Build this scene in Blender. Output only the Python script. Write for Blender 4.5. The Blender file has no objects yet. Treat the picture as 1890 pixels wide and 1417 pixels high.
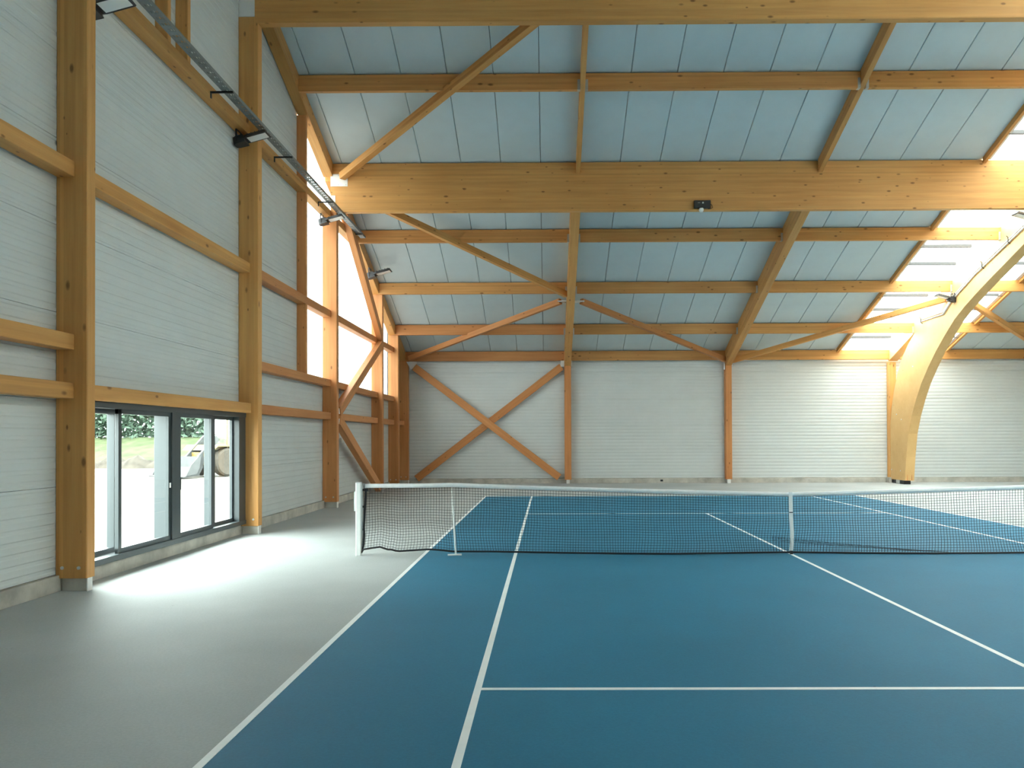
import bpy, bmesh, math, random
from mathutils import Vector, Matrix
random.seed(7)
scene = bpy.context.scene
COL = scene.collection

# ------------------------------------------------------------------ camera
W_, H_ = 1890.0, 1417.0
F_, CX, CY = 1481.3, 1001.43, 792.82
CAMP = Vector((1.8893, -11.9513, 1.7434)); YAW, PIT, ROL = -0.00696, 0.00969, -0.00366
fwd = Vector((math.sin(YAW)*math.cos(PIT), math.cos(YAW)*math.cos(PIT), math.sin(PIT)))
rgt = Vector((math.cos(YAW), -math.sin(YAW), 0)); upv = rgt.cross(fwd)
r2 = rgt*math.cos(ROL) + upv*math.sin(ROL); u2 = -rgt*math.sin(ROL) + upv*math.cos(ROL)
cam = bpy.data.cameras.new('camera'); camo = bpy.data.objects.new('camera', cam); COL.objects.link(camo)
cam.sensor_width = 36.0; cam.lens = F_*36.0/W_
cam.shift_x = (W_/2 - CX)/W_; cam.shift_y = (CY - H_/2)/W_
cam.clip_start = 0.05; cam.clip_end = 500
camo.matrix_world = Matrix(((r2.x, u2.x, -fwd.x, CAMP.x), (r2.y, u2.y, -fwd.y, CAMP.y), (r2.z, u2.z, -fwd.z, CAMP.z), (0, 0, 0, 1)))
scene.camera = camo

# ------------------------------------------------------------------ overcast sky
world = bpy.data.worlds.new('overcast_sky'); scene.world = world; world.use_nodes = True
wn = world.node_tree; wn.nodes.clear()
wo = wn.nodes.new('ShaderNodeOutputWorld'); wb = wn.nodes.new('ShaderNodeBackground')
wb.inputs['Color'].default_value = (0.90, 1.0, 0.97, 1); wb.inputs['Strength'].default_value = 1.0
wn.links.new(wb.outputs[0], wo.inputs[0])
# ------------------------------------------------------------------ exposure
vs = scene.view_settings
vs.view_transform = 'Standard'; vs.look = 'None'; vs.gamma = 1.0; vs.exposure = 4.68
try: vs.use_curve_mapping = False
except Exception: pass
scene.cycles.use_denoising = True
scene.cycles.max_bounces = 10; scene.cycles.diffuse_bounces = 6; scene.cycles.transparent_max_bounces = 16
scene.cycles.caustics_reflective = False; scene.cycles.caustics_refractive = False

# ------------------------------------------------------------------ dimensions of the hall
RZ, RS = 11.56, 0.3555                       # underside of the roof: z = RZ - RS*|y|
def roof(y): return RZ - RS*abs(y)
XL = -3.76                                   # panel face of the gable wall
YF = 18.60                                   # panel face of the far wall
XR_, YN = 33.8, -18.6                        # far gable and near wall, out of view
AX0, AX1 = 14.75, 15.08                      # the arched frame
SK0, SK1 = 12.80, 16.90                      # rooflight strip
NSK = -15.0                                  # end of an unseen near-slope strip, added to brighten the near court

# ------------------------------------------------------------------ materials
def newmat(name):
    m = bpy.data.materials.new(name); m.use_nodes = True
    nt = m.node_tree; nt.nodes.clear()
    out = nt.nodes.new('ShaderNodeOutputMaterial'); b = nt.nodes.new('ShaderNodeBsdfPrincipled')
    nt.links.new(b.outputs[0], out.inputs[0])
    return m, nt, b, out
def N(nt, typ, **kw):
    n = nt.nodes.new(typ)
    for k, v in kw.items():
        if k in n.inputs.keys(): n.inputs[k].default_value = v
        else: setattr(n, k, v)
    return n
def ramp(nt, fac, stops):
    r = nt.nodes.new('ShaderNodeValToRGB'); nt.links.new(fac, r.inputs[0])
    e = r.color_ramp.elements
    while len(e) < len(stops): e.new(0.5)
    for el, (p, c) in zip(e, stops): el.position = p; el.color = (*c, 1)
    return r.outputs[0]
def mixc(nt, fac, a, b, mode='MIX'):
    n = nt.nodes.new('ShaderNodeMix'); n.data_type = 'RGBA'; n.blend_type = mode
    for s, v in ((n.inputs[0], fac), (n.inputs[6], a), (n.inputs[7], b)):
        if isinstance(v, (int, float)): s.default_value = v
        elif isinstance(v, tuple): s.default_value = (*v, 1)
        else: nt.links.new(v, s)
    return n.outputs[2]
def math_(nt, op, a, b=0.0):
    n = nt.nodes.new('ShaderNodeMath'); n.operation = op
    for s, v in ((n.inputs[0], a), (n.inputs[1], b)):
        if isinstance(v, (int, float)): s.default_value = v
        else: nt.links.new(v, s)
    return n.outputs[0]

def wood(name, light, mid, dark, knots=1.0, lam=0.045, stretch=(0.7, 14, 14)):
    m, nt, b, out = newmat(name)
    tc = N(nt, 'ShaderNodeTexCoord'); oi = N(nt, 'ShaderNodeObjectInfo')
    off = N(nt, 'ShaderNodeVectorMath', operation='SCALE'); off.inputs[0].default_value = (37, 11, 23)
    nt.links.new(oi.outputs['Random'], off.inputs['Scale'])
    add = N(nt, 'ShaderNodeVectorMath', operation='ADD')
    nt.links.new(tc.outputs['Object'], add.inputs[0]); nt.links.new(off.outputs[0], add.inputs[1])
    mp = N(nt, 'ShaderNodeMapping'); mp.inputs['Scale'].default_value = stretch; nt.links.new(add.outputs[0], mp.inputs[0])
    g = N(nt, 'ShaderNodeTexNoise', Scale=1.0, Detail=5.0, Roughness=0.6); nt.links.new(mp.outputs[0], g.inputs['Vector'])
    c = ramp(nt, g.outputs[0], [(0.25, dark), (0.5, mid), (0.78, light)])
    # broad drift in tone along the length
    g2 = N(nt, 'ShaderNodeTexNoise', Scale=0.55, Detail=2.0); nt.links.new(add.outputs[0], g2.inputs['Vector'])
    c = mixc(nt, 0.35, c, ramp(nt, g2.outputs[0], [(0.3, dark), (0.7, light)]), 'MIX')
    # glued lamellas
    sp = N(nt, 'ShaderNodeSeparateXYZ'); nt.links.new(add.outputs[0], sp.inputs[0])
    fl = math_(nt, 'FLOOR', math_(nt, 'DIVIDE', sp.outputs[2], lam))
    wn_ = N(nt, 'ShaderNodeTexWhiteNoise', noise_dimensions='1D'); nt.links.new(fl, wn_.inputs['W'])
    v = math_(nt, 'ADD', math_(nt, 'MULTIPLY', wn_.outputs[0], 0.16), 0.92)
    rv = math_(nt, 'ADD', math_(nt, 'MULTIPLY', oi.outputs['Random'], 0.16), 0.92)
    hv = N(nt, 'ShaderNodeHueSaturation'); nt.links.new(c, hv.inputs['Color']); nt.links.new(math_(nt, 'MULTIPLY', v, rv), hv.inputs['Value'])
    c = hv.outputs[0]
    # knots
    mk = N(nt, 'ShaderNodeMapping'); mk.inputs['Scale'].default_value = (3.0, 6.6, 6.6); nt.links.new(add.outputs[0], mk.inputs[0])
    vo = N(nt, 'ShaderNodeTexVoronoi', Scale=1.0); nt.links.new(mk.outputs[0], vo.inputs['Vector'])
    wn2 = N(nt, 'ShaderNodeTexWhiteNoise', noise_dimensions='3D'); nt.links.new(vo.outputs['Color'], wn2.inputs['Vector'])
    th = math_(nt, 'ADD', math_(nt, 'MULTIPLY', wn2.outputs[0], 0.20*knots), 0.03)
    dd = math_(nt, 'DIVIDE', vo.outputs['Distance'], th)
    kf = ramp(nt, dd, [(0.45, (1, 1, 1)), (1.0, (0, 0, 0))])
    c = mixc(nt, math_(nt, 'MULTIPLY', kf, 0.8), c, (0.16, 0.065, 0.02))
    nt.links.new(c, b.inputs['Base Color'])
    b.inputs['Roughness'].default_value = 0.55; b.inputs['Specular IOR Level'].default_value = 0.3
    bp = N(nt, 'ShaderNodeBump', Strength=0.08, Distance=0.01); nt.links.new(g.outputs[0], bp.inputs['Height']); nt.links.new(bp.outputs[0], b.inputs['Normal'])
    return m
WOOD = wood('spruce_glulam', (0.71, 0.395, 0.138), (0.63, 0.315, 0.097), (0.51, 0.235, 0.066))
WOODO = wood('orange_spruce', (0.71, 0.375, 0.135), (0.62, 0.295, 0.095), (0.50, 0.22, 0.065))
CURV = wood('curved_glulam', (0.70, 0.46, 0.20), (0.66, 0.41, 0.165), (0.60, 0.35, 0.13), 0.4, 50.0, (3, 3, 3))
WOODR = wood('reddish_spruce', (0.68, 0.32, 0.125), (0.58, 0.245, 0.086), (0.47, 0.178, 0.058), 0.8, 0.2)

def plain(name, col, rough=0.5, metal=0.0, spec=0.5, noise=0.0, nscale=3.0, bump=0.0):
    m, nt, b, out = newmat(name)
    b.inputs['Base Color'].default_value = (*col, 1); b.inputs['Roughness'].default_value = rough
    b.inputs['Metallic'].default_value = metal; b.inputs['Specular IOR Level'].default_value = spec
    if noise or bump:
        tc = N(nt, 'ShaderNodeTexCoord'); g = N(nt, 'ShaderNodeTexNoise', Scale=nscale, Detail=6.0, Roughness=0.6)
        nt.links.new(tc.outputs['Object'], g.inputs['Vector'])
        if noise:
            d = tuple(max(0, x*(1-noise)) for x in col); l = tuple(min(1, x*(1+noise)) for x in col)
            nt.links.new(ramp(nt, g.outputs[0], [(0.3, d), (0.7, l)]), b.inputs['Base Color'])
        if bump:
            bp = N(nt, 'ShaderNodeBump', Strength=bump, Distance=0.01); nt.links.new(g.outputs[0], bp.inputs['Height']); nt.links.new(bp.outputs[0], b.inputs['Normal'])
    return m
PANEL = plain('coated_steel_wall_panel', (0.62, 0.655, 0.65), 0.42, 0, 0.5, 0.03, 1.5)
ROOFP = plain('coated_steel_roof_panel', (0.55, 0.66, 0.70), 0.45, 0, 0.5, 0.03, 2.0)
CONC = plain('concrete', (0.50, 0.48, 0.43), 0.85, 0, 0.2, 0.28, 2.2, 0.3)
STEELW = plain('white_coated_steel', (0.80, 0.80, 0.78), 0.45)
GALV = plain('galvanised_steel', (0.55, 0.57, 0.58), 0.38, 0.7, 0.5, 0.08, 30)
TRAYM = plain('dull_galvanised_tray', (0.22, 0.25, 0.25), 0.45, 0.4, 0.5, 0.1, 25)
DARK = plain('anthracite_coated_aluminium', (0.045, 0.058, 0.062), 0.38)
BLACK = plain('black_plastic', (0.012, 0.013, 0.013), 0.5)
LAMPG = plain('dark_grey_cast_aluminium', (0.028, 0.029, 0.031), 0.5)
LENS = plain('white_lamp_lens', (0.82, 0.85, 0.84), 0.3)
ALU = plain('white_aluminium_bar', (0.62, 0.63, 0.62), 0.4)
BARM = plain('grey_aluminium_bar', (0.085, 0.085, 0.085), 0.6)
WHITEP = plain('white_paint', (0.80, 0.82, 0.81), 0.5)
LINE = plain('white_court_line', (0.88, 0.90, 0.89), 0.55, 0, 0.4, 0.04, 5)
FABW = plain('white_net_band_fabric', (0.90, 0.90, 0.88), 0.8, 0, 0.2, 0.05, 14, 0.3)
CORD = plain('black_net_cord', (0.008, 0.009, 0.012), 0.7)
TYRE = plain('dusty_tyre_rubber', (0.045, 0.038, 0.030), 0.9, 0, 0.2, 0.2, 8)
YELL = plain('yellow_machine_paint', (0.12, 0.085, 0.022), 0.5, 0, 0.4, 0.1, 4)
BUCK = plain('worn_bucket_steel', (0.032, 0.034, 0.034), 0.6, 0.0, 0.4, 0.3, 5)
SAND = plain('compacted_sand', (0.10, 0.092, 0.08), 0.9, 0, 0.1, 0.14, 0.35, 0.2)
DIRT = plain('brown_earth', (0.044, 0.038, 0.031), 0.95, 0, 0.1, 0.4, 1.5, 0.5)
GRASS = plain('short_grass', (0.040, 0.050, 0.024), 0.9, 0, 0.1, 0.35, 1.2, 0.4)
LEAF = plain('hedge_leaves', (0.026, 0.046, 0.029), 0.6, 0, 0.3, 0.45, 2.0)

def court_mat(name, base, dust, var):
    m, nt, b, out = newmat(name)
    tc = N(nt, 'ShaderNodeTexCoord')
    g = N(nt, 'ShaderNodeTexNoise', Scale=0.45, Detail=5.0, Roughness=0.55); nt.links.new(tc.outputs['Object'], g.inputs['Vector'])
    c = ramp(nt, g.outputs[0], [(0.3, tuple(x*(1-var) for x in base)), (0.7, tuple(x*(1+var) for x in base))])
    f = N(nt, 'ShaderNodeTexNoise', Scale=55.0, Detail=4.0, Roughness=0.7); nt.links.new(tc.outputs['Object'], f.inputs['Vector'])
    c = mixc(nt, 0.16, c, ramp(nt, f.outputs[0], [(0.35, (0.3, 0.3, 0.3)), (0.65, (1, 1, 1))]), 'MULTIPLY')
    # pale dust scuffs
    mp = N(nt, 'ShaderNodeMapping'); mp.inputs['Scale'].default_value = (1.1, 2.6, 1); nt.links.new(tc.outputs['Object'], mp.inputs[0])
    s = N(nt, 'ShaderNodeTexNoise', Scale=1.8, Detail=7.0, Roughness=0.75); nt.links.new(mp.outputs[0], s.inputs['Vector'])
    sf = ramp(nt, s.outputs[0], [(0.66, (0, 0, 0)), (0.80, (1, 1, 1))])
    c = mixc(nt, math_(nt, 'MULTIPLY', sf, 0.5), c, dust)
    # tiny dark specks
    vo = N(nt, 'ShaderNodeTexVoronoi', Scale=2.3); nt.links.new(tc.outputs['Object'], vo.inputs['Vector'])
    vf = ramp(nt, vo.outputs['Distance'], [(0.012, (1, 1, 1)), (0.03, (0, 0, 0))])
    c = mixc(nt, math_(nt, 'MULTIPLY', vf, 0.6), c, tuple(x*0.25 for x in base))
    nt.links.new(c, b.inputs['Base Color'])
    b.inputs['Roughness'].default_value = 0.66; b.inputs['Specular IOR Level'].default_value = 0.22
    bp = N(nt, 'ShaderNodeBump', Strength=0.12, Distance=0.004); nt.links.new(f.outputs[0], bp.inputs['Height']); nt.links.new(bp.outputs[0], b.inputs['Normal'])
    return m
FLOORM = court_mat('grey_acrylic_floor', (0.44, 0.462, 0.455), (0.5, 0.52, 0.5), 0.10)
BLUE = court_mat('blue_acrylic_court', (0.027, 0.178, 0.290), (0.10, 0.24, 0.35), 0.09)

def poly_mat(name, tr, white, fac):
    m = bpy.data.materials.new(name); m.use_nodes = True; nt = m.node_tree; nt.nodes.clear()
    out = N(nt, 'ShaderNodeOutputMaterial'); t = N(nt, 'ShaderNodeBsdfTransparent'); t.inputs[0].default_value = (*tr, 1)
    l = N(nt, 'ShaderNodeBsdfTranslucent'); l.inputs[0].default_value = (*white, 1)
    mx = N(nt, 'ShaderNodeMixShader'); mx.inputs[0].default_value = fac
    nt.links.new(t.outputs[0], mx.inputs[1]); nt.links.new(l.outputs[0], mx.inputs[2]); nt.links.new(mx.outputs[0], out.inputs[0])
    return m
POLY = poly_mat('opal_polycarbonate', (0.54, 0.55, 0.55), (0.62, 0.63, 0.63), 0.30)
POLYG = poly_mat('opal_gable_polycarbonate', (0.26, 0.265, 0.265), (0.38, 0.385, 0.385), 0.35)
def glass_mat():
    m = bpy.data.materials.new('clear_window_glass'); m.use_nodes = True; nt = m.node_tree; nt.nodes.clear()
    out = N(nt, 'ShaderNodeOutputMaterial'); t = N(nt, 'ShaderNodeBsdfTransparent'); t.inputs[0].default_value = (0.93, 0.97, 0.96, 1)
    gl = N(nt, 'ShaderNodeBsdfGlossy'); gl.inputs['Roughness'].default_value = 0.02
    fr = N(nt, 'ShaderNodeFresnel'); fr.inputs[0].default_value = 1.35
    mx = N(nt, 'ShaderNodeMixShader'); nt.links.new(fr.outputs[0], mx.inputs[0])
    nt.links.new(t.outputs[0], mx.inputs[1]); nt.links.new(gl.outputs[0], mx.inputs[2]); nt.links.new(mx.outputs[0], out.inputs[0])
    return m
GLASS = glass_mat()

# ------------------------------------------------------------------ helpers
def tag(o, label=None, cat=None, group=None, kind=None):
    if label: o['label'] = label
    if cat: o['category'] = cat
    if group: o['group'] = group
    if kind: o['kind'] = kind
    return o
PM = {}
def link(o, mw, parent=None):
    COL.objects.link(o); o.matrix_world = mw; PM[o.name] = mw.copy()
    if parent is not None:
        o.parent = parent; o.matrix_parent_inverse = Matrix.Identity(4)
        o.matrix_basis = PM[parent.name].inverted() @ mw
    return o
def empty(name, loc, rot=None):
    o = bpy.data.objects.new(name, None); o.empty_display_size = 0.2
    mw = Matrix.Translation(Vector(loc))
    if rot is not None: mw = mw @ rot
    return link(o, mw)
def pyobj(name, verts, faces, mat, parent=None, mw=None, smooth=False):
    me = bpy.data.meshes.new(name); me.from_pydata([tuple(v) for v in verts], [], faces); me.update()
    me.materials.append(mat)
    if smooth:
        for p in me.polygons: p.use_smooth = True
    o = bpy.data.objects.new(name, me)
    return link(o, mw if mw is not None else Matrix.Identity(4), parent)
def chambox(L, w, h, c):
    """box along local x from -L/2 to L/2 with chamfered long edges"""
    a, b = w/2, h/2; c = min(c, a*0.45, b*0.45)
    ring = [(-a+c, -b), (a-c, -b), (a, -b+c), (a, b-c), (a-c, b), (-a+c, b), (-a, b-c), (-a, -b+c)]
    v = [(-L/2, y, z) for y, z in ring] + [(L/2, y, z) for y, z in ring]
    f = [tuple(range(7, -1, -1)), tuple(range(8, 16))] + [(i, (i+1) % 8, 8+(i+1) % 8, 8+i) for i in range(8)]
    return v, f
def beam(name, p0, p1, w, h, mat=WOOD, parent=None, up=(0, 0, 1), c=0.006):
    p0, p1 = Vector(p0), Vector(p1); d = p1-p0; L = d.length; x = d.normalized(); u = Vector(up)
    y = u.cross(x).normalized(); z = x.cross(y); m = (p0+p1)/2
    mw = Matrix(((x.x, y.x, z.x, m.x), (x.y, y.y, z.y, m.y), (x.z, y.z, z.z, m.z), (0, 0, 0, 1)))
    v, f = chambox(L, w, h, c)
    return pyobj(name, v, f, mat, parent, mw)
def box(name, lo, hi, mat, parent=None, c=0.003):
    lo, hi = Vector(lo), Vector(hi); s = hi-lo
    ax = max(range(3), key=lambda i: s[i])
    if ax == 0: return beam(name, ((lo.x), (lo.y+hi.y)/2, (lo.z+hi.z)/2), (hi.x, (lo.y+hi.y)/2, (lo.z+hi.z)/2), s.y, s.z, mat, parent, c=c)
    if ax == 1: return beam(name, ((lo.x+hi.x)/2, lo.y, (lo.z+hi.z)/2), ((lo.x+hi.x)/2, hi.y, (lo.z+hi.z)/2), s.x, s.z, mat, parent, c=c)
    return beam(name, ((lo.x+hi.x)/2, (lo.y+hi.y)/2, lo.z), ((lo.x+hi.x)/2, (lo.y+hi.y)/2, hi.z), s.x, s.y, mat, parent, up=(0, 1, 0), c=c)
def tube_pts(pts, r, n=6):
    pts = [Vector(p) for p in pts]; V = []; Fc = []
    for i, p in enumerate(pts):
        t = (pts[min(i+1, len(pts)-1)] - pts[max(i-1, 0)]).normalized()
        a = Vector((0, 0, 1)) if abs(t.z) < 0.9 else Vector((0, 1, 0))
        s = t.cross(a).normalized(); q = s.cross(t)
        for k in range(n):
            an = 2*math.pi*k/n + math.pi/4
            V.append(p + s*(r*math.cos(an)) + q*(r*math.sin(an)))
    for i in range(len(pts)-1):
        for k in range(n):
            Fc.append((i*n+k, i*n+(k+1) % n, (i+1)*n+(k+1) % n, (i+1)*n+k))
    Fc.append(tuple(range(n-1, -1, -1))); Fc.append(tuple((len(pts)-1)*n+k for k in range(n)))
    return V, Fc
def tube(name, pts, r, mat, parent=None, n=6, smooth=True):
    V, Fc = tube_pts(pts, r, n)
    return pyobj(name, V, Fc, mat, parent, smooth=smooth)
def prism(name, poly, axis, lo, hi, mat, parent=None, mw=None):
    """extrude a 2-d outline along an axis; poly gives the two remaining coordinates in xyz order"""
    n = len(poly)
    def pt(a, b, t): return {0: (t, a, b), 1: (a, t, b), 2: (a, b, t)}[axis]
    V = [pt(a, b, lo) for a, b in poly] + [pt(a, b, hi) for a, b in poly]
    Fc = [tuple(range(n-1, -1, -1)), tuple(range(n, 2*n))] + [(i, (i+1) % n, n+(i+1) % n, n+i) for i in range(n)]
    o = pyobj(name, V, Fc, mat, parent, mw)
    bm = bmesh.new(); bm.from_mesh(o.data); bmesh.ops.recalc_face_normals(bm, faces=bm.faces); bm.to_mesh(o.data); bm.free()
    return o

# ------------------------------------------------------------------ floor, plinths, walls
floor = box('floor', (XL-0.25, YN-0.25, -0.25), (XR_+0.25, YF+0.25, 0.0), FLOORM); tag(floor, 'grey acrylic sports floor around the blue court', kind='structure')
pl = box('baseboard_left', (XL-0.2, YN, 0.0), (-3.715, YF, 0.185), CONC); tag(pl, 'stained concrete plinth under the gable wall', kind='structure')
pf = box('baseboard_far', (XL, YF-0.05, 0.0), (XR_, YF+0.2, 0.185), CONC); tag(pf, 'stained concrete plinth under the far wall', kind='structure')

box('drain_hole', (6.14, YF-0.06, 0.06), (6.24, YF-0.045, 0.13), BLACK, pf)
RIB = 0.125
def panel_profile(z0, z1):
    """(offset towards the room, z) of a ribbed sheet with a recessed joint at both ends"""
    pts = [(-0.010, z0+0.001), (0.0, z0+0.006)]
    n = max(1, round((z1-z0)/RIB))
    d = (z1-z0)/n
    for i in range(n):
        zc = z0 + (i+0.5)*d
        pts += [(0.0, zc-0.030), (-0.007, zc-0.016), (-0.007, zc+0.016), (0.0, zc+0.030)]
    pts += [(0.0, z1-0.006), (-0.010, z1-0.001)]
    return pts
def wall_panel(parent, axis, plane, a0, a1, z0, z1, slope=False):
    pr = panel_profile(z0, z1); n = len(pr)
    am, zm = (a0+a1)/2, (z0+z1)/2
    V = []
    for a in (a0+0.003, a1-0.003):
        for o, z in pr: V.append((plane+o, a, z) if axis == 'x' else (a, plane-o, z))
    bk = -0.08
    for a in (a0+0.003, a1-0.003):
        for z in (z0+0.002, z1-0.002): V.append((plane+bk, a, z) if axis == 'x' else (a, plane-bk, z))
    Fc = [(i, i+1, n+i+1, n+i) for i in range(n-1)]
    b = 2*n
    Fc += [(b, b+2, b+3, b+1), (0, n, b+2, b), (n-1, b+1, b+3, 2*n-1)]
    ctr = Vector((plane, am, zm)) if axis == 'x' else Vector((am, plane, zm))
    if slope:
        me = bpy.data.meshes.new('panel'); me.from_pydata(V, [], Fc)
        bm = bmesh.new(); bm.from_mesh(me)
        for sg in (1, -1):
            if (sg > 0 and a1 > 0) or (sg < 0 and a0 < 0):
                bmesh.ops.bisect_plane(bm, geom=bm.verts[:]+bm.edges[:]+bm.faces[:], plane_co=(0, 0, RZ-0.01), plane_no=(0, RS*sg, 1), clear_outer=True)
        if not bm.faces: bm.free(); return None
        bmesh.ops.translate(bm, verts=bm.verts[:], vec=-ctr); bmesh.ops.recalc_face_normals(bm, faces=bm.faces[:])
        bm.to_mesh(me); bm.free(); me.materials.append(PANEL)
        return link(bpy.data.objects.new('panel', me), Matrix.Translation(ctr), parent)
    V = [Vector(v)-ctr for v in V]
    o = pyobj('panel', V, Fc, PANEL, parent, Matrix.Translation(ctr))
    bm = bmesh.new(); bm.from_mesh(o.data); bmesh.ops.recalc_face_normals(bm, faces=bm.faces); bm.to_mesh(o.data); bm.free()
    return o

CY_ = [-2.70, 2.75, 8.20, 13.75, 16.47]       # centre lines of the gable columns
GW0, GW1 = 6.10, 16.47                        # tall gable window
# gable wall: one outer leaf behind the sheets, with its openings, then the sheets
def leaf_rects(parent, mat):
    def rect(y0, y1, z0, z1):
        V = []; ys = [y0] + ([0.0] if y0 < 0 < y1 else []) + [y1]
        for x in (XL-0.16, XL-0.10):
            for y in ys: V.append((x, y, z0))
            for y in ys: V.append((x, y, z1 if z1 is not None else roof(y)+0.05))
        k = len(ys); F2 = []
        for s in (0, 2*k):
            for i in range(k-1): F2.append((s+i, s+i+1, s+k+i+1, s+k+i))
        return pyobj('outer_sheet', V, F2, mat, parent)
    rect(YN, -2.6, 0.18, None); rect(-2.6, 2.65, 2.2, None); rect(2.65, GW0, 0.18, None)
    rect(GW0, GW1, 0.18, 3.12); rect(GW1, YF+0.1, 0.18, None)
wall_left = empty('wall_left', (XL, 0, 0)); tag(wall_left, 'white ribbed metal gable wall behind timber columns', kind='structure')
leaf_rects(wall_left, PANEL)
def stack(y0, y1, ztop, zstart=0.19):
    z = zstart
    while z < ztop-0.02:
        z1 = min(ztop, math.floor((z-0.19)/1.005+1.0001)*1.005+0.19)
        wall_panel(wall_left, 'x', XL, y0, y1, z, z1, slope=(z1 > min(roof(y0), roof(y1))-0.05))
        z = z1
bays = [(-8.2, -2.70), (-2.70, 2.75), (2.75, GW0), (GW0, 8.20), (8.20, 13.75), (13.75, 16.47), (16.47, YF)]
stack(-18.6, -13.4, roof(-13.4)); stack(-13.4, -8.2, roof(-8.2))
stack(-8.2, -2.70, roof(-2.7))
stack(-2.70, 2.75, roof(0), 2.20)
stack(2.75, GW0, roof(2.75))
stack(GW0, 8.20, 3.10); stack(8.20, 13.75, 3.10); stack(13.75, 16.47, 3.10)
stack(16.47, YF, roof(16.47))
wall_far = empty('wall_far', (15, YF, 0)); tag(wall_far, 'white ribbed metal wall behind the far end of the court', kind='structure')
pyobj('outer_sheet', [(XL-0.1, YF+0.12, 0), (XR_, YF+0.12, 0), (XR_, YF+0.12, 5.0), (XL-0.1, YF+0.12, 5.0)], [(0, 1, 2, 3)], PANEL, wall_far)
PX = [XL, 2.64, 8.70, 14.91, 21.1, 27.3, XR_]
for i in range(len(PX)-1):
    z = 0.19
    while z < 4.9:
        z1 = min(4.95, z+1.005); wall_panel(wall_far, 'y', YF, PX[i], PX[i+1], z, z1); z = z1
wn_o = box('wall_near', (XL-0.2, YN-0.2, 0), (XR_+0.2, YN, 5.0), PANEL); tag(wn_o, 'white metal wall at the near end of the hall', kind='structure')
wr = prism('wall_right', [(YN, 0), (YF, 0), (YF, roof(YF)+.05), (0, RZ+.05), (YN, roof(YN)+.05)], 0, XR_, XR_+0.2, PANEL); tag(wr, 'white metal gable wall at the far right of the hall', kind='structure')

# ------------------------------------------------------------------ roof sheets and rooflight
ceiling = empty('ceiling', (5, 9, RZ)); tag(ceiling, 'pale blue-grey metal roof sheets laid up the slope', kind='structure')
def roof_panel(x0, x1, y0, y1, parent, g=0.006, t=0.07, ch=0.012):
    """one sheet laid up the slope, edges chamfered so that the joints read as grooves"""
    ring = [(x0+g, t), (x0+g, ch), (x0+g+ch, 0), (x1-g-ch, 0), (x1-g, ch), (x1-g, t)]
    V = [(x, y, roof(y)+dz) for y in (y0, y1) for x, dz in ring]
    Fc = [(i, (i+1) % 6, 6+(i+1) % 6, 6+i) for i in range(6)] + [(5, 4, 3, 2, 1, 0), tuple(range(6, 12))]
    c = Vector(((x0+x1)/2, (y0+y1)/2, roof((y0+y1)/2)))
    o = pyobj('roof_panel', [Vector(v)-c for v in V], Fc, ROOFP, parent, Matrix.Translation(c))
    bm = bmesh.new(); bm.from_mesh(o.data); bmesh.ops.recalc_face_normals(bm, faces=bm.faces); bm.to_mesh(o.data); bm.free()
    return o
xs = [XL-0.05] + [-3.28+1.0*k for k in range(0, 17)]
xs = [x for x in xs if x < SK0-0.25] + [SK0]
for a, b in zip(xs[:-1], xs[1:]): roof_panel(a, b, 0.0, YF+0.05, ceiling)
xs = [SK1] + [SK1+1.0*k for k in range(1, 17)] + [XR_+.05]
for a, b in zip(xs[:-1], xs[1:]): roof_panel(a, b, 0.0, YF+0.05, ceiling)
def sheet(name, x0, x1, y0, y1, dz, mat, parent):
    return pyobj(name, [(x0, y0, roof(y0)+dz), (x1, y0, roof(y0)+dz), (x1, y1, roof(y1)+dz), (x0, y1, roof(y1)+dz)], [(0, 1, 2, 3)], mat, parent)
for a, b in ((XL-.15, SK0), (SK1, XR_+.15)):
    sheet('outer_sheet', a, b, 0.0, YF+0.2, 0.072, DARK, ceiling)


for a, b, c_, d_ in ((XL-.15, SK0, YN-.2, 0), (SK1, XR_+.15, YN-.2, 0), (SK0, SK1, YN-.2, NSK)): sheet('roof_sheet', a, b, c_, d_, 0.0, ROOFP, ceiling)

win_roof = empty('window_1', ((SK0+SK1)/2, 9, roof(9))); tag(win_roof, 'bright translucent rooflight strip above the curved frame', kind='structure')
rows = [18.60, 17.42, 16.35, 15.45, 14.55, 13.65, 12.73, 11.82, 10.90, 9.98, 9.05, 8.14, 7.23, 6.32, 5.40, 4.5, 3.6, 2.68, 1.34, 0.0]
for y1, y0 in zip(rows[:-1], rows[1:]):
    for a, b in ((SK0, (AX0+AX1)/2), ((AX0+AX1)/2, SK1)):
        sheet('pane', a+0.01, b-0.01, y0, y1, 0.06, POLY, win_roof)
for a, b in ((SK0, (AX0+AX1)/2), ((AX0+AX1)/2, SK1)): sheet('pane', a+0.01, b-0.01, NSK, 0.0, 0.06, POLY, win_roof)  # added panes behind the viewer, letting more sky light onto the near court
PURL = (5.40, 10.90, 13.65, 16.35)
for y in rows[1:-1]:
    if min(abs(y-p) for p in PURL+(8.14, 2.68)) < 0.1: continue
    for a, b in ((SK0+0.02, 14.42), (15.40, SK1-0.02)):
        beam('glazing_bar', (a, y, roof(y)+0.0), (b, y, roof(y)+0.0), 0.07, 0.10, BARM, win_roof)
        e = b if b < 15 else a
        box('bar_clip', (e-0.05, y-0.03, roof(y)-0.04), (e+0.05, y+0.03, roof(y)+0.03), GALV, win_roof)

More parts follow.
